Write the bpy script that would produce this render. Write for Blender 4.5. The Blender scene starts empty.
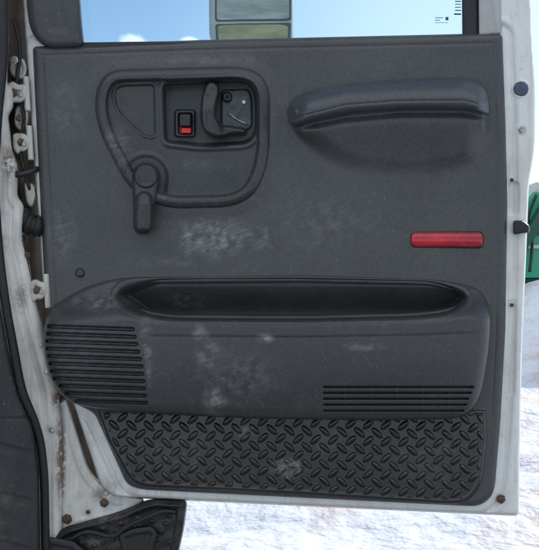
import bpy, math, random
import numpy as np
from mathutils import Vector
random.seed(4); rng=np.random.RandomState(7)
S=0.002; D=1.6; H=1.35; CX=269.5; CY=275.0
def P(px,py,h):            # h in mm toward the viewer from the door plane
    y=-h*0.001; k=(D+y)/D
    return ((px-CX)*S*k, y, H-(py-CY)*S*k)
scene=bpy.context.scene
COL=scene.collection
# ------------------------------------------------ helpers
def link(o): COL.objects.link(o); return o
def empty(name,loc,label=None,cat=None):
    e=bpy.data.objects.new(name,None); e.location=loc; e.empty_display_size=0.05; link(e)
    if label: e["label"]=label
    if cat: e["category"]=cat
    return e
def parent(o,par):
    o.parent=par
    base=Vector((0,0,0)); p=par
    while p is not None:
        base+=Vector(p.location); p=p.parent
    o.location=-base
    return o
def mesh_obj(name,verts,faces,mat,par=None,smooth=True):
    me=bpy.data.meshes.new(name)
    me.from_pydata([tuple(v) for v in verts],[],[tuple(f) for f in faces])
    me.update()
    if smooth: me.polygons.foreach_set("use_smooth",[True]*len(me.polygons))
    if mat: me.materials.append(mat)
    o=bpy.data.objects.new(name,me); link(o)
    if par: parent(o,par)
    return o
def fast_mesh(name,co,quads,mat,par=None):
    me=bpy.data.meshes.new(name)
    used=np.zeros(len(co),bool); used[quads.ravel()]=True
    idx=np.cumsum(used)-1
    co=co[used]; quads=idx[quads]
    n=len(quads)
    me.vertices.add(len(co)); me.vertices.foreach_set("co",co.astype(np.float32).ravel())
    me.loops.add(n*4); me.loops.foreach_set("vertex_index",quads.astype(np.int32).ravel())
    me.polygons.add(n)
    me.polygons.foreach_set("loop_start",np.arange(0,n*4,4,dtype=np.int32))
    me.polygons.foreach_set("loop_total",np.full(n,4,dtype=np.int32))
    me.polygons.foreach_set("use_smooth",np.ones(n,bool))
    me.update(calc_edges=True); me.validate()
    if mat: me.materials.append(mat)
    o=bpy.data.objects.new(name,me); link(o)
    if par: parent(o,par)
    return o
def rpoly(pts,r=8,n=6):
    out=[]; m=len(pts)
    for i in range(m):
        a=np.array(pts[i-1][:2],float); b=np.array(pts[i][:2],float); c=np.array(pts[(i+1)%m][:2],float)
        rr=pts[i][2] if len(pts[i])>2 else r
        la=np.linalg.norm(a-b); lc=np.linalg.norm(c-b)
        ra=min(rr,la*0.49); rc=min(rr,lc*0.49)
        if rr<=0.01: out.append(tuple(b)); continue
        p0=b+(a-b)/la*ra; p2=b+(c-b)/lc*rc
        for k in range(n+1):
            t=k/n; q=(1-t)**2*p0+2*t*(1-t)*b+t*t*p2; out.append(tuple(q))
    return out
def sdpoly(poly):
    V=np.array(poly,float)
    def f(X,Y):
        d=np.full(X.shape,1e18); s=np.ones(X.shape)
        n=len(V); j=n-1
        for i in range(n):
            ex=V[j,0]-V[i,0]; ey=V[j,1]-V[i,1]
            L=ex*ex+ey*ey
            if L<1e-9: j=i; continue
            wx=X-V[i,0]; wy=Y-V[i,1]
            t=np.clip((wx*ex+wy*ey)/L,0,1)
            bx=wx-ex*t; by=wy-ey*t
            d=np.minimum(d,bx*bx+by*by)
            c1=Y>=V[i,1]; c2=Y<V[j,1]; c3=(ex*wy)>(ey*wx)
            flip=(c1&c2&c3)|(~c1&~c2&~c3)
            s=np.where(flip,-s,s); j=i
        return s*np.sqrt(d)
    return f
def sdbox(x0,y0,x1,y1,r):
    cx,cy=(x0+x1)/2,(y0+y1)/2; hx,hy=(x1-x0)/2-r,(y1-y0)/2-r
    def f(X,Y):
        qx=np.abs(X-cx)-hx; qy=np.abs(Y-cy)-hy
        return np.sqrt(np.maximum(qx,0)**2+np.maximum(qy,0)**2)+np.minimum(np.maximum(qx,qy),0)-r
    return f
def sdcaps(x0,y0,x1,y1,r):
    def f(X,Y):
        ex,ey=x1-x0,y1-y0; wx=X-x0; wy=Y-y0
        t=np.clip((wx*ex+wy*ey)/max(ex*ex+ey*ey,1e-9),0,1)
        return np.hypot(wx-ex*t,wy-ey*t)-r
    return f
def ss(a,b,x):
    t=np.clip((x-a)/(b-a),0,1); return t*t*(3-2*t)
def rolled(sd,top,back,w,R,t):
    f=np.sqrt(np.clip(1-np.clip((sd+w)/w,0,1)**2,0,1))
    inner=top-R*(1-f)
    q=np.clip(sd/t,0,1)
    return np.where(sd<=0,inner,inner*(1-q)+back*q)
def relief(name,bbox,step,sdf,hfun,mat,par=None,t=0.8,split=None):
    xs=np.arange(bbox[0],bbox[2]+step,step); ys=np.arange(bbox[1],bbox[3]+step,step)
    X,Y=np.meshgrid(xs,ys); sd=sdf(X,Y)
    gy,gx=np.gradient(sd,step)
    out=sd>t
    X2=np.where(out,X-(sd-t)*gx,X); Y2=np.where(out,Y-(sd-t)*gy,Y)
    sd2=np.where(out,t,sd)
    h=hfun(X2,Y2,sd2)
    k=(D-h*0.001)/D
    co=np.stack([(X2-CX)*S*k,-h*0.001,H-(Y2-CY)*S*k],-1).reshape(-1,3)
    ny,nx=X.shape
    I=np.arange(ny*nx).reshape(ny,nx)
    q=np.stack([I[:-1,:-1],I[1:,:-1],I[1:,1:],I[:-1,1:]],-1).reshape(-1,4)
    sf=sd.ravel(); keep=(sf[q].min(1)<t)
    q=q[keep]
    if split is None: return fast_mesh(name,co,q,mat,par)
    cxf=X2.ravel()[q].mean(1); cyf=Y2.ravel()[q].mean(1)
    rem=np.ones(len(q),bool); extra=[]
    for (nm,fn,m) in split:
        msk=fn(cxf,cyf)&rem; rem&=~msk; extra.append((nm,q[msk],m))
    o=fast_mesh(name,co,q[rem],mat,par)
    res=[o]
    for nm,qq,m in extra:
        res.append((nm,co,qq,m))
    return res
def plate(name,pts,top,back,mat,par=None,w=3,R=3,r=4,step=1.0,hadd=None,t=0.8):
    poly=rpoly(pts,r); V=np.array(poly)
    bb=(V[:,0].min()-3*step-1,V[:,1].min()-3*step-1,V[:,0].max()+3*step+1,V[:,1].max()+3*step+1)
    def hf(X,Y,sd):
        tp=top(X,Y) if callable(top) else top
        tp=tp+0*X
        if hadd is not None: tp=tp+hadd(X,Y,sd)
        return rolled(sd,tp,back,w,R,t)
    return relief(name,bb,step,sdpoly(poly),hf,mat,par,t)
import bmesh
def fixn(o):
    bm=bmesh.new(); bm.from_mesh(o.data); bmesh.ops.recalc_face_normals(bm,faces=bm.faces); bm.to_mesh(o.data); bm.free()
def lathe(name,px,py,prof,mat,par=None,n=28,sx=1,sy=1,phase=0,smooth=True):
    v=[];f=[]
    for (r,h) in prof:
        for i in range(n):
            a=2*math.pi*i/n+phase
            v.append(P(px+r*sx*math.cos(a),py+r*sy*math.sin(a),h))
    for k in range(len(prof)-1):
        for i in range(n):
            j=(i+1)%n
            f.append((k*n+i,k*n+j,(k+1)*n+j,(k+1)*n+i))
    f.append(tuple((len(prof)-1)*n+i for i in range(n)))
    o=mesh_obj(name,v,f,mat,par,smooth); fixn(o)
    return o
def tube(name,path,rad,mat,par=None,n=12,world=False,sub=6):
    pts=[Vector(p) if world else Vector(P(*p)) for p in path]
    q=[]
    for i in range(len(pts)-1):
        p0=pts[max(i-1,0)];p1=pts[i];p2=pts[i+1];p3=pts[min(i+2,len(pts)-1)]
        for k in range(sub):
            t=k/sub
            q.append(0.5*((2*p1)+(p2-p0)*t+(2*p0-5*p1+4*p2-p3)*t*t+(3*p1-p0-3*p2+p3)*t**3))
    q.append(pts[-1])
    v=[];f=[]
    up=Vector((0,1,0.01)).normalized()
    m=len(q)
    for i,p in enumerate(q):
        d=(q[min(i+1,m-1)]-q[max(i-1,0)]).normalized()
        s=d.cross(up)
        if s.length<1e-3: s=d.cross(Vector((1,0,0)))
        s.normalize(); u=s.cross(d)
        rr=rad(i/(m-1)) if callable(rad) else rad
        for k in range(n):
            a=2*math.pi*k/n
            v.append(p+s*math.cos(a)*rr+u*math.sin(a)*rr)
    for i in range(m-1):
        for k in range(n):
            l=(k+1)%n
            f.append((i*n+k,i*n+l,(i+1)*n+l,(i+1)*n+k))
    f.append(tuple(range(n))[::-1]); f.append(tuple((m-1)*n+k for k in range(n)))
    o=mesh_obj(name,v,f,mat,par); fixn(o)
    return o
def join(objs,name=None):
    bpy.ops.object.select_all(action='DESELECT')
    for o in objs: o.select_set(True)
    bpy.context.view_layer.objects.active=objs[0]
    bpy.ops.object.join()
    if name: objs[0].name=name
    return objs[0]
# ------------------------------------------------ materials
class NT:
    def __init__(s,m): s.t=m.node_tree; s.n=s.t.nodes; s.l=s.t.links
    def node(s,k,**kw):
        n=s.n.new(k)
        for a,b in kw.items(): setattr(n,a,b)
        return n
    def set(s,sock,v):
        if isinstance(v,bpy.types.NodeSocket): s.l.new(v,sock)
        else: sock.default_value=v
    def math(s,op,a,b=0.0,c=None,clamp=False):
        n=s.node('ShaderNodeMath',operation=op,use_clamp=clamp); s.set(n.inputs[0],a); s.set(n.inputs[1],b)
        if c is not None: s.set(n.inputs[2],c)
        return n.outputs[0]
    def noise(s,vec,scale,detail=4,rough=0.55,dist=0):
        n=s.node('ShaderNodeTexNoise'); s.l.new(vec,n.inputs['Vector'])
        n.inputs['Scale'].default_value=scale; n.inputs['Detail'].default_value=detail; n.inputs['Roughness'].default_value=rough
        n.inputs['Distortion'].default_value=dist
        return n.outputs['Fac']
    def mapr(s,v,a,b,c=0.0,d=1.0,smooth=True):
        n=s.node('ShaderNodeMapRange'); n.interpolation_type='SMOOTHSTEP' if smooth else 'LINEAR'
        s.set(n.inputs[0],v)
        for i,x in enumerate((a,b,c,d)): n.inputs[i+1].default_value=x
        return n.outputs[0]
    def mix(s,f,a,b):
        n=s.node('ShaderNodeMix',data_type='RGBA'); s.set(n.inputs[0],f); s.set(n.inputs[6],a); s.set(n.inputs[7],b); return n.outputs[2]
    def mapping(s,vec,scale=(1,1,1),rot=(0,0,0),loc=(0,0,0)):
        n=s.node('ShaderNodeMapping'); s.l.new(vec,n.inputs[0]); n.inputs['Scale'].default_value=scale; n.inputs['Rotation'].default_value=rot; n.inputs['Location'].default_value=loc
        return n.outputs[0]
    def ell(s,tc,px,py,rx,ry,inner=0.1):
        x,y,z=P(px,py,0)
        mp=s.node('ShaderNodeVectorMath',operation='SUBTRACT'); s.l.new(tc,mp.inputs[0]); mp.inputs[1].default_value=(x,0,z)
        m2=s.node('ShaderNodeVectorMath',operation='MULTIPLY'); s.l.new(mp.outputs[0],m2.inputs[0]); m2.inputs[1].default_value=(1/(rx*S),0,1/(ry*S))
        ln=s.node('ShaderNodeVectorMath',operation='LENGTH'); s.l.new(m2.outputs[0],ln.inputs[0])
        return s.mapr(ln.outputs['Value'],inner,1.0,1,0)
def c4(c): return (c[0],c[1],c[2],1)
def newmat(name):
    m=bpy.data.materials.new(name); m.use_nodes=True
    nt=NT(m); b=m.node_tree.nodes['Principled BSDF']
    return m,nt,b
def bump(nt,b,h,strength,dist=0.001,prev=None):
    n=nt.node('ShaderNodeBump'); n.inputs['Strength'].default_value=strength; n.inputs['Distance'].default_value=dist
    nt.l.new(h,n.inputs['Height'])
    if prev: nt.l.new(prev,n.inputs['Normal'])
    nt.l.new(n.outputs[0],b.inputs['Normal']); return n.outputs[0]
def plastic(name,base,rough=0.5,dust=0.25,spots=(),grain=0.25,dustcol=(0.34,0.34,0.34),scratch=0.3,gs=420,spec=0.5):
    m,nt,b=newmat(name)
    tc=nt.node('ShaderNodeTexCoord').outputs['Object']
    n1=nt.noise(tc,8,4,0.6); n2=nt.noise(tc,150,3,0.75)
    col=nt.mix(nt.mapr(n1,0.3,0.7),c4([x*0.84 for x in base]),c4([x*1.16 for x in base]))
    col=nt.mix(nt.mapr(n2,0.35,0.65,0.0,0.35),col,c4([x*1.8 for x in base]))
    sp=nt.math('MULTIPLY',nt.mapr(n2,0.64,0.70),nt.mapr(n1,0.44,0.6))
    fac=nt.math('MULTIPLY',sp,dust*1.5)
    if scratch>0:
        for k,(rot,off) in enumerate(((0.55,0),(-1.0,3.1))):
            r0=nt.mapping(tc,(1,1,1),(0,rot,0))
            mp2=nt.noise(nt.mapping(r0,(22,22,700),(0,0,0),(off,off,off)),1,1,0.5)
            sc=nt.math('MULTIPLY',nt.mapr(mp2,0.70,0.74),nt.mapr(nt.noise(nt.mapping(tc,loc=(off,0,off)),7,1,0.5),0.52,0.64))
            fac=nt.math('ADD',fac,nt.math('MULTIPLY',sc,scratch))
    if spots:
        nf=nt.noise(tc,55,5,0.62)
        r0=nt.mapping(tc,(1,1,1),(0,0.35,0))
        nr=nt.noise(nt.mapping(r0,(26,26,170)),1,3,0.6)
        pat=nt.math('MULTIPLY',nt.mapr(nf,0.34,0.68),nt.mapr(nr,0.34,0.66,0.35,1))
        acc=None
        for (px,py,rx,ry,st) in spots:
            v=nt.math('MULTIPLY',nt.ell(tc,px,py,rx,ry),st)
            acc=v if acc is None else nt.math('ADD',acc,v)
        fac=nt.math('ADD',fac,nt.math('MULTIPLY',acc,pat))
    fac=nt.math('MINIMUM',fac,0.85)
    col=nt.mix(fac,col,c4(dustcol))
    nt.l.new(col,b.inputs['Base Color'])
    nt.l.new(nt.math('ADD',nt.math('MULTIPLY',nt.mapr(n1,0.3,0.7),0.10),nt.math('ADD',nt.math('MULTIPLY',fac,0.35),rough-0.05)),b.inputs['Roughness'])
    bump(nt,b,nt.noise(tc,gs,2,0.6),grain,0.0009)
    b.inputs['Specular IOR Level'].default_value=spec
    return m
def paint(name,base,rough=0.35,rust=0.3,dirt=0.3,rustspots=(),dirtcol=(0.25,0.22,0.17)):
    m,nt,b=newmat(name)
    tc=nt.node('ShaderNodeTexCoord').outputs['Object']
    n1=nt.noise(tc,9,5,0.7); n2=nt.noise(tc,70,5,0.75); n4=nt.noise(nt.mapping(tc,(70,70,6)),1,3,0.65)
    col=nt.mix(nt.math('MULTIPLY',nt.mapr(n1,0.4,0.7),dirt),c4(base),c4(dirtcol))
    col=nt.mix(nt.math('MULTIPLY',nt.mapr(n4,0.5,0.75),dirt*0.8),col,c4([x*0.7 for x in dirtcol]))
    col=nt.mix(nt.math('MULTIPLY',nt.mapr(n2,0.58,0.68),dirt*0.7),col,c4([x*0.5 for x in dirtcol]))
    rf=nt.math('MULTIPLY',nt.mapr(n2,0.70-0.10*rust,0.75-0.10*rust),nt.mapr(n1,0.50,0.64))
    for (px,py,rx,ry,st) in rustspots:
        v=nt.math('MULTIPLY',nt.ell(tc,px,py,rx,ry),nt.mapr(n2,0.40,0.52))
        rf=nt.math('ADD',rf,nt.math('MULTIPLY',v,st),clamp=True)
    rc=nt.mix(nt.mapr(n2,0.4,0.7),(0.06,0.03,0.018,1),(0.22,0.115,0.06,1))
    col=nt.mix(nt.math('MULTIPLY',rf,min(1,rust*2.3)),col,rc)
    nt.l.new(col,b.inputs['Base Color'])
    nt.l.new(nt.math('ADD',nt.math('MULTIPLY',rf,0.4),rough),b.inputs['Roughness'])
    bump(nt,b,n2,0.12,0.001)
    return m
def simple(name,base,rough=0.5,metal=0.0,var=0.2,grain=0.1,scale=80):
    m,nt,b=newmat(name)
    tc=nt.node('ShaderNodeTexCoord').outputs['Object']
    n=nt.noise(tc,scale,3,0.6)
    col=nt.mix(nt.mapr(n,0.3,0.7),c4([x*(1-var) for x in base]),c4([min(1,x*(1+var)) for x in base]))
    nt.l.new(col,b.inputs['Base Color']); b.inputs['Roughness'].default_value=rough; b.inputs['Metallic'].default_value=metal
    bump(nt,b,n,grain,0.001)
    return m
m_panel=plastic("panel_plastic",(0.050,0.052,0.054),0.36,0.15,[(215,238,50,27,0.85),(262,238,24,16,0.4),(186,240,10,26,0.5),(66,110,26,55,0.22),(320,225,70,45,0.2),
     (62,235,22,44,0.35),(222,200,50,8,0.3),(200,60,80,10,0.22),(165,262,60,8,0.2)],grain=0.65,scratch=0.2)
PKC=(0.036,0.0375,0.040)
m_pocket=plastic("pocket_plastic",PKC,0.32,0.15,[(212,350,18,18,0.6),(218,396,16,22,0.6),(204,330,12,12,0.5),(265,335,13,7,0.8),(152,350,9,54,0.5),(100,302,44,12,0.35),(360,343,30,6,0.45),(185,300,28,12,0.4),(240,370,60,36,0.25)],gs=380,grain=0.5,scratch=0.2)
m_grille=plastic("grille_plastic",PKC,0.34,0.15,[(80,350,40,50,0.15)],grain=0.5,scratch=0.0,gs=380)
m_esc=plastic("bezel_plastic",(0.034,0.035,0.038),0.30,0.15,[(118,150,22,32,0.4),(150,200,34,9,0.4),(200,165,44,9,0.2)],grain=0.35,scratch=0.2)
m_arm=plastic("armrest_plastic",(0.050,0.055,0.062),0.28,0.12,[(330,92,24,8,0.2)],grain=0.25,scratch=0.12)
m_tread=plastic("tread_rubber",(0.0125,0.013,0.0135),0.27,0.15,[(290,467,26,13,0.8),(245,430,13,10,0.6),(430,460,60,40,0.12),(180,450,70,40,0.12)],grain=0.15,scratch=0.10,dustcol=(0.36,0.34,0.31),spec=0.7)
m_crank=plastic("crank_plastic",(0.022,0.0235,0.026),0.27,0.15,[],grain=0.12,scratch=0.12)
m_black=plastic("black_plastic",(0.014,0.015,0.016),0.38,0.1,[],grain=0.1,scratch=0.0)
m_sail=plastic("sail_plastic",(0.036,0.038,0.041),0.38,0.2,[],grain=0.3,scratch=0.12)
m_rubber=plastic("seal_rubber",(0.010,0.010,0.011),0.55,0.25,[],grain=0.2,scratch=0.0)
m_kick=plastic("kick_plastic",(0.020,0.0215,0.024),0.5,0.5,[(10,500,30,60,0.3)],grain=0.7,scratch=0.2,dustcol=(0.22,0.2,0.18))
m_step=plastic("step_plastic",(0.012,0.013,0.015),0.42,0.7,[(110,520,40,16,0.5),(90,545,40,14,0.4)],grain=0.6,scratch=0.25,dustcol=(0.22,0.19,0.16))
m_shell=paint("door_paint",(0.70,0.71,0.70),0.35,0.16,0.34,[(40,270,8,60,0.4),(110,485,18,14,0.8),(90,440,8,30,0.5)],(0.38,0.35,0.29))
m_frame=paint("window_frame_paint",(0.40,0.41,0.41),0.4,0.05,0.4)
m_body=paint("body_paint",(0.70,0.69,0.66),0.40,0.42,0.40,[(57,460,6,75,0.9),(14,165,10,28,0.9),(4,245,14,20,0.7),(54,400,8,18,0.9),(8,60,10,50,0.6),(24,296,8,24,0.6),(100,500,22,12,0.7)],(0.32,0.275,0.21))
m_cavity=paint("cavity_paint",(0.11,0.09,0.075),0.6,0.6,0.7)
m_hinge=paint("hinge_paint",(0.56,0.55,0.51),0.42,0.42,0.55,(),(0.24,0.20,0.15))
m_steel=simple("zinc_steel",(0.42,0.40,0.37),0.4,0.9,0.35)
m_rust=simple("rusty_steel",(0.13,0.08,0.055),0.75,0.3,0.5,0.4,200)
m_mech=simple("latch_steel",(0.065,0.07,0.075),0.36,0.4,0.3)
m_red=simple("red_plastic",(0.75,0.02,0.015),0.35,0,0.1,0.02)
m_white=simple("grey_housing",(0.33,0.34,0.35),0.4,0,0.08,0.03,20)
m_ink=simple("window_ink",(0.05,0.10,0.16),0.6,0,0.1,0)
m_refl,nt,b=newmat("red_reflector")
tc=nt.node('ShaderNodeTexCoord').outputs['Object']
vo=nt.node('ShaderNodeTexVoronoi'); nt.l.new(tc,vo.inputs['Vector']); vo.inputs['Scale'].default_value=330; vo.inputs['Randomness'].default_value=0.1
n=nt.noise(tc,25,4,0.6)
nt.l.new(nt.mix(nt.mapr(n,0.35,0.65),(0.34,0.006,0.016,1),(0.58,0.022,0.04,1)),b.inputs['Base Color'])
b.inputs['Roughness'].default_value=0.18; b.inputs['Coat Weight'].default_value=0.3; bump(nt,b,vo.outputs['Distance'],0.25,0.001)
def glassmat(name,tint,gl):
    m=bpy.data.materials.new(name); m.use_nodes=True; nt=NT(m); nt.n.clear()
    o=nt.node('ShaderNodeOutputMaterial'); mx=nt.node('ShaderNodeMixShader'); tr=nt.node('ShaderNodeBsdfTransparent'); g=nt.node('ShaderNodeBsdfGlossy')
    tr.inputs[0].default_value=c4(tint); g.inputs['Roughness'].default_value=0.03
    mx.inputs[0].default_value=gl
    nt.l.new(tr.outputs[0],mx.inputs[1]); nt.l.new(g.outputs[0],mx.inputs[2]); nt.l.new(mx.outputs[0],o.inputs[0])
    return m
m_glass=glassmat("window_glass_clear",(0.80,0.97,1.0),0.04)
def mirrormat(name,tint,metal,r):
    m,nt,b=newmat(name); tc=nt.node('ShaderNodeTexCoord').outputs['Object']
    n=nt.noise(nt.mapping(tc,(0.5,1,2)),22,5,0.6)
    nt.l.new(nt.mix(nt.mapr(n,0.35,0.65),c4([x*0.65 for x in tint]),c4(tint)),b.inputs['Base Color'])
    b.inputs['Metallic'].default_value=metal; b.inputs['Roughness'].default_value=r
    return m
m_mir=mirrormat("mirror_grey_reflection",(0.36,0.36,0.32),0.2,0.25); m_mir2=mirrormat("mirror_tan_reflection",(0.33,0.29,0.16),0.2,0.3)  # grey and tan reflections put into the base colour of both panes
m_snow,nt,b=newmat("snow")
tc=nt.node('ShaderNodeTexCoord').outputs['Object']
a=nt.noise(tc,0.9,5,0.65); a2=nt.noise(tc,3.0,4,0.55)
col=nt.mix(nt.math('MULTIPLY',nt.mapr(a,0.50,0.62),0.7),(0.76,0.79,0.84,1),(0.64,0.55,0.50,1))
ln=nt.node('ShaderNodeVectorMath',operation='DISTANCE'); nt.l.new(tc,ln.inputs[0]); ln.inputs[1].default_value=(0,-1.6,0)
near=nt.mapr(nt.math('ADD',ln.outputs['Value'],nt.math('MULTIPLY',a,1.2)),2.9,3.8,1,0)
col=nt.mix(near,col,(0.15,0.145,0.14,1))  # unseen dark slush around the camera, added to cut bounce light from below
nt.l.new(col,b.inputs['Base Color']); b.inputs['Roughness'].default_value=0.7
bump(nt,b,a2,0.8,0.14)
m_green=paint("green_paint",(0.02,0.36,0.20),0.45,0.15,0.2)
m_gdark=simple("dark_green_paint",(0.010,0.07,0.045),0.5)

# ================================================= DOOR
door=empty("truck_door",P(270,514,-30),"open white truck door with scuffed dark grey plastic inner panel","door")
panel_poly=rpoly([(33,47,4),(200,41,0),(502,34,5),(505,120,0),(507,200,0),(505,330,0),(500,420,0),(494,494,14),(480,506,10),(300,497,0),(140,489,10),(127,484,6),(95,413,6),(60,395,20),(46,300,20),(38,150,0)],6)
sd_panel=sdpoly(panel_poly)
shell_poly=rpoly([(20,-60,0),(528,-60,0),(531,40,20),(535,90,20),(534,150,14),(528,182,10),(525,260,10),(521,350,10),(519,440,0),(518,515,4),(300,505,0),(114,496,5),(102,486,5),(76,408,6),(52,345,10),(44,290,0),(36,180,0),(27,55,0)],6)
sd_shell=sdpoly(shell_poly)
win=rpoly([(60,-90,0),(479,-90,0),(480,44,10),(60,50,4)],4); sd_win=sdpoly(win)
def sdsh(X,Y): return np.maximum(sd_shell(X,Y),-sd_win(X,Y))
hole=sdcaps(521,89,521,89.1,7)
def hshell(X,Y,sd):
    top=-12+0*X
    sp=sd_panel(X,Y)
    top=np.where(sp<-7,-66,top)
    top=top-5*np.exp(-((sp-9)/2.2)**2)+2.0*np.exp(-((sp-15)/3)**2)
    hs=hole(X,Y)
    top=top+3*np.exp(-(hs/2.0)**2)-16*ss(0.5,-1.5,hs)
    top=top-6*ss(1.0,-1.0,sdbox(509,182,519,214,3)(X,Y))
    top=top-3*ss(1.0,-1.0,sdbox(508,300,515,395,3)(X,Y))
    return rolled(sd,top,-80,4,6,1.0)
relief("door_shell",(14,-62,540,522),1.0,sdsh,hshell,m_shell,door,t=1.0)
sd_scoop=sdpoly(rpoly([(286,104,10),(340,92,20),(480,88,8),(491,104,8),(491,150,20),(474,176,34),(400,186,50),(340,174,44),(306,150,28),(289,126,10)],10))
sd_es_out=sdpoly(rpoly([(94,92,20),(108,70,14),(250,66,24),(270,84,20),(270,165,30),(248,207,30),(165,209,20),(130,192,25),(97,128,25)],10))
sd_op=sdpoly(rpoly([(112,296,10),(122,284,9),(148,279,10),(300,278,0),(430,281,12),(464,289,10),(470,299,8),(455,312,18),(420,317,20),(300,320,20),(165,319,22),(128,310,16)],8))
clip=sdcaps(80,273,80,273.1,4.5)
def hpanel(X,Y,sd):
    top=0.0+0*X
    sc=sd_scoop(X,Y)
    w_=ss(150,112,Y)
    edge=ss(2,-24,sc)*(1-w_)+ss(1.0,-9,sc)*w_
    bul=edge*(46*ss(188,100,Y)+2)
    top=top+bul
    top=top-12*np.exp(-((Y-np.interp(X,[300,345,400,464,488],[126,117,112,112,117]))/5)**2)*ss(0,-8,sc)
    top=top+4.5*ss(60,230,X)*ss(510,380,X)*ss(40,120,Y)
    top=top-2.0*np.exp(-((sd+9)/1.3)**2)*(Y<420)
    top=top-3*ss(0.8,-0.8,clip(X,Y))+1.2*np.exp(-(clip(X,Y)/1.5)**2)
    e=sd_es_out(X,Y); top=top+3.5*ss(14,0,e)
    top=top-58*ss(-6,-9,e)-58*ss(-3,-7,sd_op(X,Y))
    top=top+0.7*np.sin(X*0.031+1.2)*np.sin(Y*0.027)+0.3*np.sin(X*0.09+Y*0.05)
    return rolled(sd,top,-16,6,9,0.9)
relief("trim_panel",(28,28,512,512),1.0,sd_panel,hpanel,m_panel,door,t=0.9)
lathe("trim_clip",80,273,[(4.0,-1),(4.0,2.6),(3.2,3.4),(0.6,3.6)],m_crank,door)
# ---------------- bezel around the handle
sub=sdpoly(rpoly([(114,92,7),(120,86,6),(154,85,4),(155,136,4),(146,136,8),(118,112,14)],6))
rec=sdpoly(rpoly([(163,84,6),(246,80,12),(257,92,10),(258,130,8),(249,144,10),(200,146,8),(165,142,6)],8))
hub=sdcaps(146,178,145,186,24)
def hes(X,Y,sd):
    top=18+0*X
    top=top+1.5*np.exp(-((sd+7)/3.0)**2)
    top=top-13*ss(-9.5,-14,sd)
    top=top-5*ss(-14,-45,sd)
    s=sub(X,Y); top=top-4*ss(0.8,-1.2,s)+2.2*np.exp(-((s-1.8)/1.2)**2)
    r=rec(X,Y); top=top+4.0*np.exp(-((r-3)/2.4)**2)
    fl=ss(0.8,-2.6,r); top=top*(1-fl)+(-28)*fl
    top=top+1.8*np.exp(-((hub(X,Y))/2.6)**2)*(Y<203)-2*ss(0,-6,hub(X,Y))*(sd<-12)
    lock=sdbox(175,110,195,137,3)(X,Y)
    top=top+16*ss(0.6,-1.0,lock)-9*ss(0.5,-1.0,sdbox(178,113,192.5,134.5,2)(X,Y))
    return rolled(sd,top,-4,7,12,0.7)
bez=relief("handle_bezel",(90,62,274,214),0.6,sd_es_out,hes,m_esc,door,t=0.7)
mech=plate("latch_mechanism",[(221,90),(249,89),(252,100),(252,128),(240,132),(221,132)],-18,-32,m_mech,bez,w=2,R=3,r=5,step=0.7)
lathe("screw",227,97,[(5.2,-19),(5.2,-13),(4.0,-10),(1.4,-9.5),(1.0,-12.5)],m_black,bez)
lathe("screw",244,102,[(2.6,-20),(2.6,-15),(1.8,-14)],m_steel,bez)
tube("latch_spring",[(228,113,-14),(238,120,-13),(247,124,-14)],0.0014,m_steel,bez)
plate("lock_button",[(179.5,114),(191,114),(191,126.5),(179.5,126.5)],-4,-26,m_black,bez,w=2,R=3,r=2,step=0.5)
plate("lock_indicator",[(181.5,128),(191,128),(191,133.2),(181.5,133.2)],-8,-26,m_red,bez,w=1,R=1,r=1,step=0.4)
lev_poly=[(203,92,7),(208,81,6),(217,82,5),(220,92,6),(216,104,6),(215,118,5),(222,125,5),(243,127.5,3),(247,131,2),(245,134.5,2),(232,134.5,4),(221,138,5),(210,137,8),(202,128,8),(200.5,110,12)]
lever=plate("door_handle",lev_poly,lambda X,Y:18+10*ss(88,115,Y)*ss(226,214,X)-18*ss(216,244,X)+2*np.sin((Y-85)*0.06),-26,m_crank,bez,w=5,R=10,r=6,step=0.5,hadd=lambda X,Y,sd:-2.5*np.exp(-((X-207-0.05*(Y-100))/2.4)**2)*ss(92,98,Y)*ss(130,124,Y))
# ---------------- window crank
def sdcrank(X,Y):
    t=np.clip((Y-177)/(222-177),0,1)
    cx=146+(143-146)*t; r=14*(1-t)+8.5*t
    w=np.hypot(X-cx,np.where(Y<177,Y-177,np.where(Y>222,Y-222,0)))
    return w-r
def hcrank(X,Y,sd):
    top=34+8*ss(180,205,Y)
    top=top+5*ss(12.5,10.5,np.hypot(X-146,Y-176))-1.0*ss(10,6,np.hypot(X-146,Y-176))
    return rolled(sd,top,2,5,11,0.6)
crank=relief("window_crank",(126,158,166,236),0.5,sdcrank,hcrank,m_crank,door,t=0.6)
plate("crank_knob",[(134.5,196),(140,191),(148,191),(153.5,196),(152.5,228),(148,234),(138,234),(133.5,228)],58,30,m_crank,crank,w=9,R=20,r=6,step=0.5,hadd=lambda X,Y,sd:-3*ss(206,198,Y)+1.0*np.sin(Y*0.25))
# ---------------- pull handle / armrest
xs_=[288,306,345,400,464,488]
arm=[(288,123,3),(288,103,7),(304,92,14),(345,84,30),(400,79.5,30),(464,77.5,14),(481,81,10),(489,96,10),(490,116,4),(480,112,8),(462,109,20),(400,109,30),(345,113,30),(308,123,12),(294,127,4)]
def harm(X,Y):
    env=ss(282,312,X)*ss(496,476,X)
    cy=np.interp(X,xs_,[114,106,98,94,93,100])
    return 26+44*env-0.085*(Y-cy-6)**2*env
armo=plate("pull_handle",arm,harm,-12,m_arm,door,w=6,R=12,r=8,step=0.7,hadd=lambda X,Y,sd:-2.0*np.exp(-((Y-np.interp(X,xs_,[121,115,105,101,100.5,107]))/0.9)**2))
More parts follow.
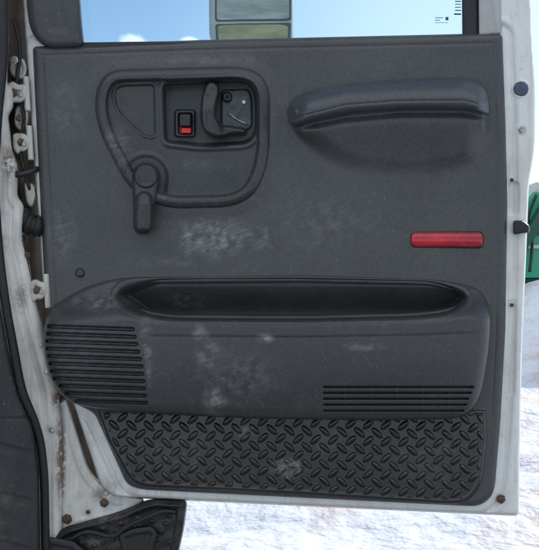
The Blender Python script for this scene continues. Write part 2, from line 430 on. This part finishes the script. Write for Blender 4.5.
# ---------------- reflector
rf=plate("reflector_bezel",[(410,231.5),(483.5,231.5),(483.5,248),(410,248)],5,-2,m_black,door,w=2,R=2,r=6,step=0.6)
plate("reflector_lens",[(411.5,232.5),(482.5,232.5),(482.5,247),(411.5,247)],lambda X,Y:11-0.09*(Y-239.5)**2,2,m_refl,rf,w=2.5,R=2.5,r=5,step=0.5)
# ---------------- map pocket with grilles
pk=rpoly([(56,303,14),(86,286,20),(120,277,16),(300,274.5,0),(440,279,20),(482,288,16),(491,312,16),(489,350,20),(480,402,20),(462,418,14),(380,420,0),(250,418,0),(110,411,20),(66,402,20),(49,376,16),(43,345,16),(46,316,12)],12)
sd_pk=sdpoly(pk)
slotsL=[]
for i in range(11):
    y=326.5+i*7.4
    x0=np.interp(y,[320,345,376,405],[50,47,53,76]); x1=np.interp(y,[320,360,408],[131,141,147])
    slotsL.append((x0,y,x1,y+ (x1-x0)*0.035))
slotsR=[]
for i in range(5):
    y=387+i*5.9
    x1=474-i*2.5
    segs=[323,345,371,397,423,449,x1]
    for a_,b_ in zip(segs[:-1],segs[1:]):
        slotsR.append((a_+1.1,y,b_-1.1,y))
def regL(X,Y): return (X<np.interp(Y,[318,360,412],[136,145,151]))&(Y>323)&(X>40)
def regR(X,Y): return (X>320)&(X<477)&(Y>384.0)&(Y<413.5)
def hpk(X,Y,sd):
    ytop=np.interp(X,[40,60,120,300,460,490],[303,299,282,279,285,298])
    lip=np.interp(X,[40,60,120,170,300,420,460,490],[328,326,324,325,326,324,322,322])
    u=np.clip((Y-ytop)/(lip-ytop),0,1)
    shelf=u*u*(3-2*u)
    top=14+64*shelf
    top=top-0.0030*np.clip(Y-340,0,99)**2
    top=top-38*(np.clip(112-X,0,80)/70)**2*shelf-24*(np.clip(X-455,0,40)/40)**2*shelf
    top=top-1.2*np.exp(-((Y-lip-12)/1.8)**2)*ss(140,160,X)
    o=sd_op(X,Y)
    top=top-10*(1-np.clip(o/10,0,1))**2*ss(296,312,Y)
    floor=-12-40*ss(284,314,Y)
    ww=5.0+9*ss(170,125,X)*ss(318,300,Y)+6*ss(440,465,X)*ss(318,300,Y)
    fl=ss(0,1,np.clip((0.8-o)/ww,0,1))
    top=top*(1-fl)+floor*fl
    top=top+2.4*np.exp(-((o-2.6)/2.0)**2)
    sl=np.full(X.shape,9.0)
    for s_ in slotsL:
        m=(np.abs(Y-s_[1]-2)<8)&(X<160)
        if m.any(): sl[m]=np.minimum(sl[m],sdcaps(*s_,1.75)(X[m],Y[m]))
    for s_ in slotsR:
        m=(np.abs(Y-s_[1])<5)&(X>s_[0]-5)&(X<s_[2]+5)
        if m.any(): sl[m]=np.minimum(sl[m],sdcaps(*s_,0.8)(X[m],Y[m]))
    top=top-13*ss(0.55,-0.65,sl)
    return rolled(sd,top,-3,11,17,0.7)
res=relief("map_pocket",(38,268,496,426),0.55,sd_pk,hpk,m_pocket,door,t=0.7,split=[("speaker_grille",regL,m_grille),("air_grille",regR,m_grille)])
pocket=res[0]
for (nm,co,q,mm) in res[1:]:
    fast_mesh(nm,co,q,mm,pocket)
# ---------------- tread kick plate
tp=rpoly([(97,408,2),(486,410,2),(487,440,6),(481,486,12),(466,503,10),(440,503,4),(300,494,0),(142,486,12),(130,479,8),(108,440,6)],8)
sd_tp=sdpoly(tp)
def htp(X,Y,sd):
    top=5.0+0*X
    c=12.4
    Yr=(Y-(X-290)*0.03)*1.06; Xr=X
    U=(Xr+Yr)/math.sqrt(2); W=(Xr-Yr)/math.sqrt(2)
    hh=np.zeros(X.shape)
    i0=np.floor(U/c); j0=np.floor(W/c)
    for di in (-1,0,1):
        for dj in (-1,0,1):
            i=i0+di; j=j0+dj
            wu=U-(i+.5)*c; wv=W-(j+.5)*c
            e=((i+j)%2==0)
            al=np.where(e,wu,wv); pr=np.where(e,wv,wu)
            L=6.9; Wd=2.9
            q=1-(al/L)**2-(pr/Wd)**2
            hh=np.maximum(hh,np.clip(q,0,1)**0.6)
    m=ss(-3,-6,sd)
    top=top+6.5*hh*m
    top=top+1.5*np.exp(-((sd+2.5)/1.3)**2)
    return rolled(sd,top,-2,2.5,3,0.7)
relief("kick_plate",(92,404,492,508),0.45,sd_tp,htp,m_tread,door,t=0.7)
# ---------------- hardware on shell
def bolt(px,py,h,r,mat,par,hexa=True,name="bolt"):
    return lathe(name,px,py,[(r*1.5,h-3),(r*1.5,h+1),(r,h+1.5),(r,h+5),(r*0.8,h+6),(0.3,h+6.1)],mat,par,n=6 if hexa else 18,phase=0.3,smooth=False)
bolt(501,499,-8,3.2,m_rust,door)
bolt(522,130,-10,3.0,m_steel,door)
bolt(512,180,-12,1.4,m_rust,door); bolt(512,305,-12,1.4,m_rust,door)
lathe("hole_plug",521,89,[(7.5,-16),(7.2,-9),(5.5,-8),(0.5,-9)],simple("blue_grey_plug",(0.05,0.07,0.11),0.4),door)
plate("rubber_bumper",[(514,221),(523,221),(529,226),(529,232),(514,234)],4,-20,m_rubber,door,w=2,R=3,r=2,step=0.7)
plate("window_sill_seal",[(66,43.5),(480,38),(481,44.5),(66,49.5)],-2,-40,m_rubber,door,w=2,R=3,r=1,step=0.8)
plate("window_channel",[(462,-60,0),(478,-60,0),(479,40,2),(463,41,2)],-14,-60,m_rubber,door,w=4,R=6,r=1,step=1)
plate("window_frame",[(477,-60,0),(501,-60,0),(502,34,2),(479,36,2)],-6,-55,m_frame,door,w=5,R=6,r=1,step=1,hadd=lambda X,Y,sd:-3*np.exp(-((X-490)/2.0)**2))
plate("corner_trim",[(22,-60,0),(76,-60,0),(81,20,20),(84,47,7),(46,49,12),(31,34,14),(27,10,10)],12,-60,m_sail,door,w=9,R=14,r=4,step=1,hadd=lambda X,Y,sd:-4*ss(-12,-22,sd)+1.5*np.sin(Y*0.08))
v=[P(70,-60,-45),P(476,-60,-45),P(476,48,-45),P(70,48,-45)]
glass=mesh_obj("window_glass",v,[(0,3,2,1)],m_glass,door,False)
mk=[]
for (x0,y0,x1,y1) in [(435,17.5,443,18.2),(435,20,440,20.7),(445.5,17,448.5,20.5),(435,22.5,448,23),(455,1,461,2),(455,4,461,4.8),(455,7,461,7.8),(455,10,461,11),(454,13.5,461,15)]:
    mk.append(mesh_obj("glass_marking",[P(x0,y0,-43.5),P(x0,y1,-43.5),P(x1,y1,-43.5),P(x1,y0,-43.5)],[(0,1,2,3)],m_ink,None,False))
mk=join(mk,"glass_marking"); parent(mk,glass)
mir=plate("side_mirror",[(209,-70,2),(293,-70,2),(293,40,6),(286,46,6),(216,46,6),(210,38,6)],-330,-390,m_white,door,w=5,R=10,r=6,step=1.2)
m_rim=simple("grey_rim",(0.05,0.052,0.054),0.5)
plate("mirror_rim",[(215,-70,1),(291,-70,1),(291,21,3),(215,22,3)],-328,-335,m_rim,mir,w=1.5,R=2,r=3,step=1.0)
plate("mirror_glass",[(217,-68,1),(289,-68,1),(289,18.5,3),(217,20,3)],-326.5,-330,m_mir,mir,w=0.8,R=0.5,r=2,step=1.0)
plate("mirror_rim",[(215,24,3),(291,22.5,3),(290,43,4),(216,44,4)],-328,-335,m_rim,mir,w=1.5,R=2,r=3,step=1.0)
plate("convex_mirror_glass",[(217.5,25.5,3),(288.5,24.2,3),(287.5,41.5,4),(218.5,42.5,4)],lambda X,Y:-324-0.0022*(X-252)**2-0.03*(Y-33)**2,-331,m_mir2,mir,w=0.8,R=0.5,r=3,step=1.0)
tube("mirror_arm",[(252,44,-370),(250,80,-330),(240,120,-120),(235,125,-82)],0.012,m_black,mir)

# ================================================= TRUCK BODY beside the hinge side
body=empty("truck_cab",P(20,560,-60),"white truck cab door pillar with rusty paint, hinges and black seal","truck")
plate("hinge_cavity",[(-160,-60,0),(30,-60,0),(40,150,0),(60,330,0),(90,400,0),(112,505,0),(60,570,0),(-160,570,0)],-95,-140,m_cavity,body,w=2,R=2,r=0,step=2.5,hadd=lambda X,Y,sd:3*np.sin(Y*0.05)+2*np.sin(X*0.4))
pil=plate("door_pillar",[(-150,-60,0),(5,-60,0),(8,40,6),(7,84,3),(13,90,3),(13,108,3),(8,116,4),(12,150,6),(18,166,5),(17,196,4),(24,206,4),(22,240,6),(29,262,8),(33,290,10),(46,340,14),(60,392,14),(63,450,10),(62,522,10),(66,580,0),(-150,580,0)],lambda X,Y:20-1.1*(X-20),-90,m_body,body,w=6,R=14,r=8,step=1.0,
   hadd=lambda X,Y,sd:-4*np.exp(-((sd+12)/2.2)**2)+3*np.exp(-((sd+20)/3)**2)+0.8*np.sin(Y*0.11+X*0.1))
def alongseal(y): return np.interp(y,[-60,60,160,262,330,395,432,470,560],[3,3,-6,-1,10,23,39,44,46])
tube("weatherstrip",[(alongseal(y),y,34-1.1*(alongseal(y)-20)) for y in (-60,0,60,120,180,240,300,350,390,420,445,480,520,565)],0.0085,m_rubber,body,n=14)
kick=plate("kick_panel",[(-150,285,0),(-4,285,4),(6,340,10),(18,395,10),(33,428,12),(38,470,10),(40,580,0),(-150,580,0)],lambda X,Y:52-1.0*(X-20),0,m_kick,body,w=5,R=8,r=8,step=0.9,
   hadd=lambda X,Y,sd:-10*ss(420,414,Y)-1.6*ss(0.75,0.98,np.sin((Y-0.25*X)*0.13))*(Y>440)*ss(36,24,X)+1.5*np.sin(X*0.15+Y*0.04))
plate("sill_plate",[(58,400,4),(66,398,4),(88,470,10),(110,494,8),(146,499,6),(120,520,10),(62,532,4)],-40,-100,m_body,body,w=4,R=6,r=6,step=1,hadd=lambda X,Y,sd:-4*ss(-8,-11,sd)+0.8*np.sin(X*0.3+Y*0.2))
def hst(X,Y,sd):
    u=((X+0.5*Y)%15)-7.5; v_=((Y-0.2*X)%9)-4.5
    return 3.5*ss(2.6,1.2,np.hypot(u*0.7,v_))*ss(-8,-12,sd)+6*np.exp(-((sd+6)/2.5)**2)+1.5*np.sin(X*0.21+Y*0.1)*np.sin(Y*0.33)
plate("step_tread",[(48,540,4),(64,527,6),(118,512,12),(150,499,10),(187,500,6),(183,530,8),(172,580,0),(40,580,0)],-20,-120,m_step,body,w=4,R=7,r=6,step=0.6,hadd=hst)
plate("step_bracket",[(118,534,3),(134,528,3),(152,526,3),(158,534,3),(150,560,3),(124,560,3)],-8,-30,m_black,body,w=2,R=4,r=4,step=0.7,hadd=lambda X,Y,sd:-5*ss(-5,-7,sd))
tube("step_hose",[(62,545,-14),(86,532,-8),(112,536,-6),(128,526,-8),(160,512,-10),(176,512,-20)],0.0045,m_rubber,body)
plate("step_edge_cover",[(44,536,3),(74,541,4),(92,556,4),(88,580,0),(40,580,0)],4,-30,m_kick,body,w=3,R=6,r=4,step=0.8,hadd=lambda X,Y,sd:-4*ss(-6,-8,sd))
bolt(67,519,-38,3.6,m_rust,body); bolt(104,503,-38,3.0,m_rust,body); bolt(88,512,-38,1.6,m_rust,body)
def hinge(y,x0,x1,k=0):
    h=plate("door_hinge",[(x0,y-9),(x0+7,y-13+k),(x0+12,y-9),(x1-2,y-10+k),(x1+1,y-2),(x1-1,y+5),(x1-6,y+9),(x0+8,y+8),(x0+5,y+12),(x0,y+6)],8,-60,m_hinge,body,w=3,R=6,r=3,step=0.7,hadd=lambda X,Y,sd:-5*ss(-5,-7,sd)+0.8*np.sin(X*0.5+Y*0.3))
    bolt(x0+7,y-1,6,3.0,m_rust,h); bolt(x1-6,y+1,6,2.4,m_steel,h)
    tube("hinge_pin",[(x1-1,y-17,0),(x1,y,0),(x1+1,y+17,0)],0.0058,m_hinge,h)
hinge(94,6,27,0); hinge(143,13,30,3); hinge(291,29,47,1)
ck=tube("check_strap",[(4,176,14),(18,175,8),(30,172,0),(40,168,-20)],0.006,m_black,body)
lathe("strap_pivot",12,174,[(6,0),(6,20),(4,24),(0.4,24.5)],m_black,ck)
tube("wiring_boot",[(18,212,-30),(26,222,-10),(36,226,-8),(46,226,-30)],lambda t:0.020+0.0035*math.sin(t*40),m_rubber,body,sub=14)
tube("wire_harness",[(22,236,0),(26,262,4),(30,285,-5),(36,330,-20)],0.005,m_black,body)
tube("wire_harness",[(14,20,-20),(20,50,-16),(17,84,-10),(24,118,-14),(20,150,-10),(30,190,-25)],0.004,m_black,body)
for (x,y,r) in ((14,60,3),(19,118,2.6),(7,150,2.4),(10,205,3),(27,255,2.4),(40,345,2.5),(52,430,2.2),(4,110,2),(12,232,1.8),(46,372,1.8)):
    bolt(x,y,8 if x<40 else -8,r,m_rust if (x*7)%2 else m_steel,body)
plate("pillar_bracket",[(12,60),(24,58),(28,70),(24,80),(14,78),(9,70)],-14,-90,m_hinge,body,w=2,R=5,r=5,step=0.8,hadd=lambda X,Y,sd:-4*ss(-3,-5,sd))
plate("pillar_bracket",[(16,106),(26,104),(29,114),(27,128),(20,132),(14,124)],-16,-90,m_hinge,body,w=2,R=5,r=5,step=0.8,hadd=lambda X,Y,sd:-4*ss(-3,-5,sd))
plate("pillar_bracket",[(24,182),(34,184),(36,196),(32,208),(27,204)],-22,-90,m_hinge,body,w=2,R=4,r=4,step=0.8)

# ================================================= GROUND
def sp(n,a,L):
    u=np.linspace(-1,1,n); return np.sinh(u*a)/math.sinh(a)*L
gx=sp(320,6.9,1500); gy=sp(320,6.9,1500)+2.2
X,Y=np.meshgrid(gx,gy)
R=np.hypot(X,Y-0)
Z=0.08*np.sin(X*1.7+0.6*np.sin(Y*1.3))*np.sin(Y*2.4+1)+0.05*np.sin(X*3.1+Y*2.2)*np.sin(Y*4.3-X)
Z=Z*np.clip(R/1.5,0,1)*np.exp(-R/60)-0.05
Z=Z+1.42*np.exp(-(((X-4.4)/1.7)**2+((Y-10.3)/1.0)**2))*(1+0.08*np.sin(X*5)*np.sin(Y*4))
co=np.stack([X,Y,Z],-1).reshape(-1,3); n_=320
I=np.arange(n_*n_).reshape(n_,n_)
q=np.stack([I[:-1,:-1],I[:-1,1:],I[1:,1:],I[1:,:-1]],-1).reshape(-1,4)
g=fast_mesh("snow_ground",co,q,m_snow); g["kind"]="structure"; g["label"]="sunlit snow with blue shadows and faint brownish patches"
# green machine behind the snow bank
bx=3.66; by=12.0
cont=empty("farm_machine",(bx+2.5,by+1,0),"green machine with slanted hopper and boom behind a snow bank","machine")
m_trim=simple("white_trim",(0.6,0.62,0.6),0.5)
def prism(name,poly,y0,y1,mat,par):
    n=len(poly); V=[(x,y0,z) for x,z in poly]+[(x,y1,z) for x,z in poly]
    F=[tuple(range(n)),tuple(range(2*n-1,n-1,-1))]+[(i,(i+1)%n+0,(i+1)%n+n,i+n) for i in range(n)]
    o=mesh_obj(name,V,F,mat,par,False); fixn(o)
    bv=o.modifiers.new("bevel",'BEVEL'); bv.width=0.012; bv.segments=2
    return o
prism("hopper",[(bx+0.02,2.1),(bx+0.12,1.75),(bx+0.5,1.3),(bx+3.6,1.3),(bx+4.2,2.3),(bx+4.2,2.75),(5.0,2.9),(4.75,2.5),(4.55,2.78),(4.36,2.55),(bx+0.3,2.45)],by,by+1.8,m_green,cont)
prism("hood",[(4.30,2.62),(4.40,2.86),(4.62,2.96),(4.80,2.88),(4.84,2.62)],by+0.2,by+1.2,m_trim,cont)
prism("boom",[(4.1,1.75),(4.2,1.66),(4.75,2.45),(5.6,3.05),(5.55,3.2),(4.6,2.62)],by-0.3,by-0.1,m_gdark,cont)
prism("side_window",[(4.42,2.0),(4.70,2.05),(4.72,2.25),(4.46,2.28)],by-0.03,by-0.004,m_black,cont)
prism("side_strip",[(4.2,1.80),(5.4,1.80),(5.4,1.86),(4.2,1.86)],by-0.035,by-0.005,m_trim,cont)
tube("hydraulic_pipe",[(4.38,by-0.12,1.4),(4.42,by-0.14,1.9),(4.36,by-0.12,2.3),(4.5,by-0.1,2.7)],0.025,m_black,cont,world=True)
prism("chassis",[(bx+0.05,0.75),(bx+4.4,0.75),(bx+4.4,1.298),(bx+0.3,1.298),(bx+0.05,1.2)],by+0.1,by+1.7,m_gdark,cont)
for cx_ in (bx+0.9,bx+3.6):
    V=[];F=[];n=32
    for yy,rr in ((by-0.1,0.30),(by-0.12,0.5),(by-0.05,0.6),(by+0.25,0.6),(by+0.3,0.5)):
        for i in range(n):
            a_=2*math.pi*i/n; r2=rr+(0.02 if i%2 else 0)*(rr>0.55); V.append((cx_+r2*math.cos(a_),yy,0.58+r2*math.sin(a_)))
    for k in range(4):
        for i in range(n): F.append((k*n+i,k*n+(i+1)%n,(k+1)*n+(i+1)%n,(k+1)*n+i))
    F.append(tuple(range(n))); F.append(tuple(4*n+i for i in range(n)))
    w_=mesh_obj("wheel",V,F,m_rubber,cont,False); fixn(w_)

# ================================================= WORLD, SUN, CAMERA
SUN_EL=math.radians(32); AZ=math.radians(40)
w=bpy.data.worlds.new("World"); scene.world=w; w.use_nodes=True
nt=NT(w); nt.n.clear()
out=nt.node('ShaderNodeOutputWorld'); bg=nt.node('ShaderNodeBackground'); sky=nt.node('ShaderNodeTexSky')
sky.sky_type='NISHITA'; sky.sun_disc=False; sky.sun_elevation=SUN_EL; sky.sun_rotation=AZ; sky.air_density=1.0; sky.dust_density=0.3; sky.ozone_density=1.5
tcg=nt.node('ShaderNodeTexCoord').outputs['Generated']
mp=nt.mapping(tcg,(1,1,2.2),(0,0,0),(0.35,0.2,0.1))
cn=nt.noise(mp,14,5,0.62,0.2)
def cloud(px,py,rx,ry,pk=0.5,inner=0.1):
    d=Vector(((px-CX)*S,D,-(py-CY)*S)).normalized()
    s1=nt.node('ShaderNodeVectorMath',operation='SUBTRACT'); nt.l.new(tcg,s1.inputs[0]); s1.inputs[1].default_value=d
    s2=nt.node('ShaderNodeVectorMath',operation='MULTIPLY'); nt.l.new(s1.outputs[0],s2.inputs[0]); s2.inputs[1].default_value=(1/rx,0.5/rx,1/ry)
    s3=nt.node('ShaderNodeVectorMath',operation='LENGTH'); nt.l.new(s2.outputs[0],s3.inputs[0])
    return nt.mapr(s3.outputs['Value'],inner,1.0,pk,0.0)
acc=None
for c_ in ((132,42,0.03,0.018),(190,42,0.022,0.012),(110,50,0.04,0.012),(165,50,0.05,0.01)):
    v_=cloud(*c_); acc=v_ if acc is None else nt.math('MAXIMUM',acc,v_)
cm=nt.math('MULTIPLY',nt.mapr(nt.math('ADD',acc,nt.math('MULTIPLY',nt.math('SUBTRACT',cn,0.5),1.1)),0.20,0.55),0.8)
haze=cloud(440,10,0.36,0.36,0.35,0.0)
cm=nt.math('MAXIMUM',cm,haze)
sx=nt.node('ShaderNodeSeparateXYZ'); nt.l.new(tcg,sx.inputs[0])
fill_veil=nt.math('MULTIPLY',nt.mapr(sx.outputs[1],0.1,-0.4,0,0.85),nt.mapr(sx.outputs[2],0.3,0.6,0.12,1))  # bright patch added to the unseen sky behind camera, lights the door from above
cm=nt.math('MAXIMUM',cm,fill_veil)
col=nt.mix(cm,sky.outputs[0],(9.4,9.5,9.7,1))
nt.l.new(col,bg.inputs[0]); bg.inputs[1].default_value=0.145; nt.l.new(bg.outputs[0],out.inputs[0])
sl=bpy.data.lights.new("sun",'SUN'); sl.energy=3.7; sl.angle=math.radians(0.5); sl.color=(1,0.96,0.9)
so=bpy.data.objects.new("sun",sl); link(so)
dirv=Vector((math.sin(AZ)*math.cos(SUN_EL),math.cos(AZ)*math.cos(SUN_EL),math.sin(SUN_EL)))
so.rotation_euler=dirv.to_track_quat('Z','Y').to_euler()
cam=bpy.data.cameras.new("camera"); co_=bpy.data.objects.new("camera",cam); link(co_)
co_.location=(0,-D,H); co_.rotation_euler=(math.radians(90),0,0)
cam.sensor_fit='HORIZONTAL'; cam.angle=2*math.atan(CX*S/D); cam.clip_start=0.02; cam.clip_end=5000
scene.camera=co_
scene.view_settings.view_transform='Standard'; scene.view_settings.look='None'; scene.view_settings.exposure=0
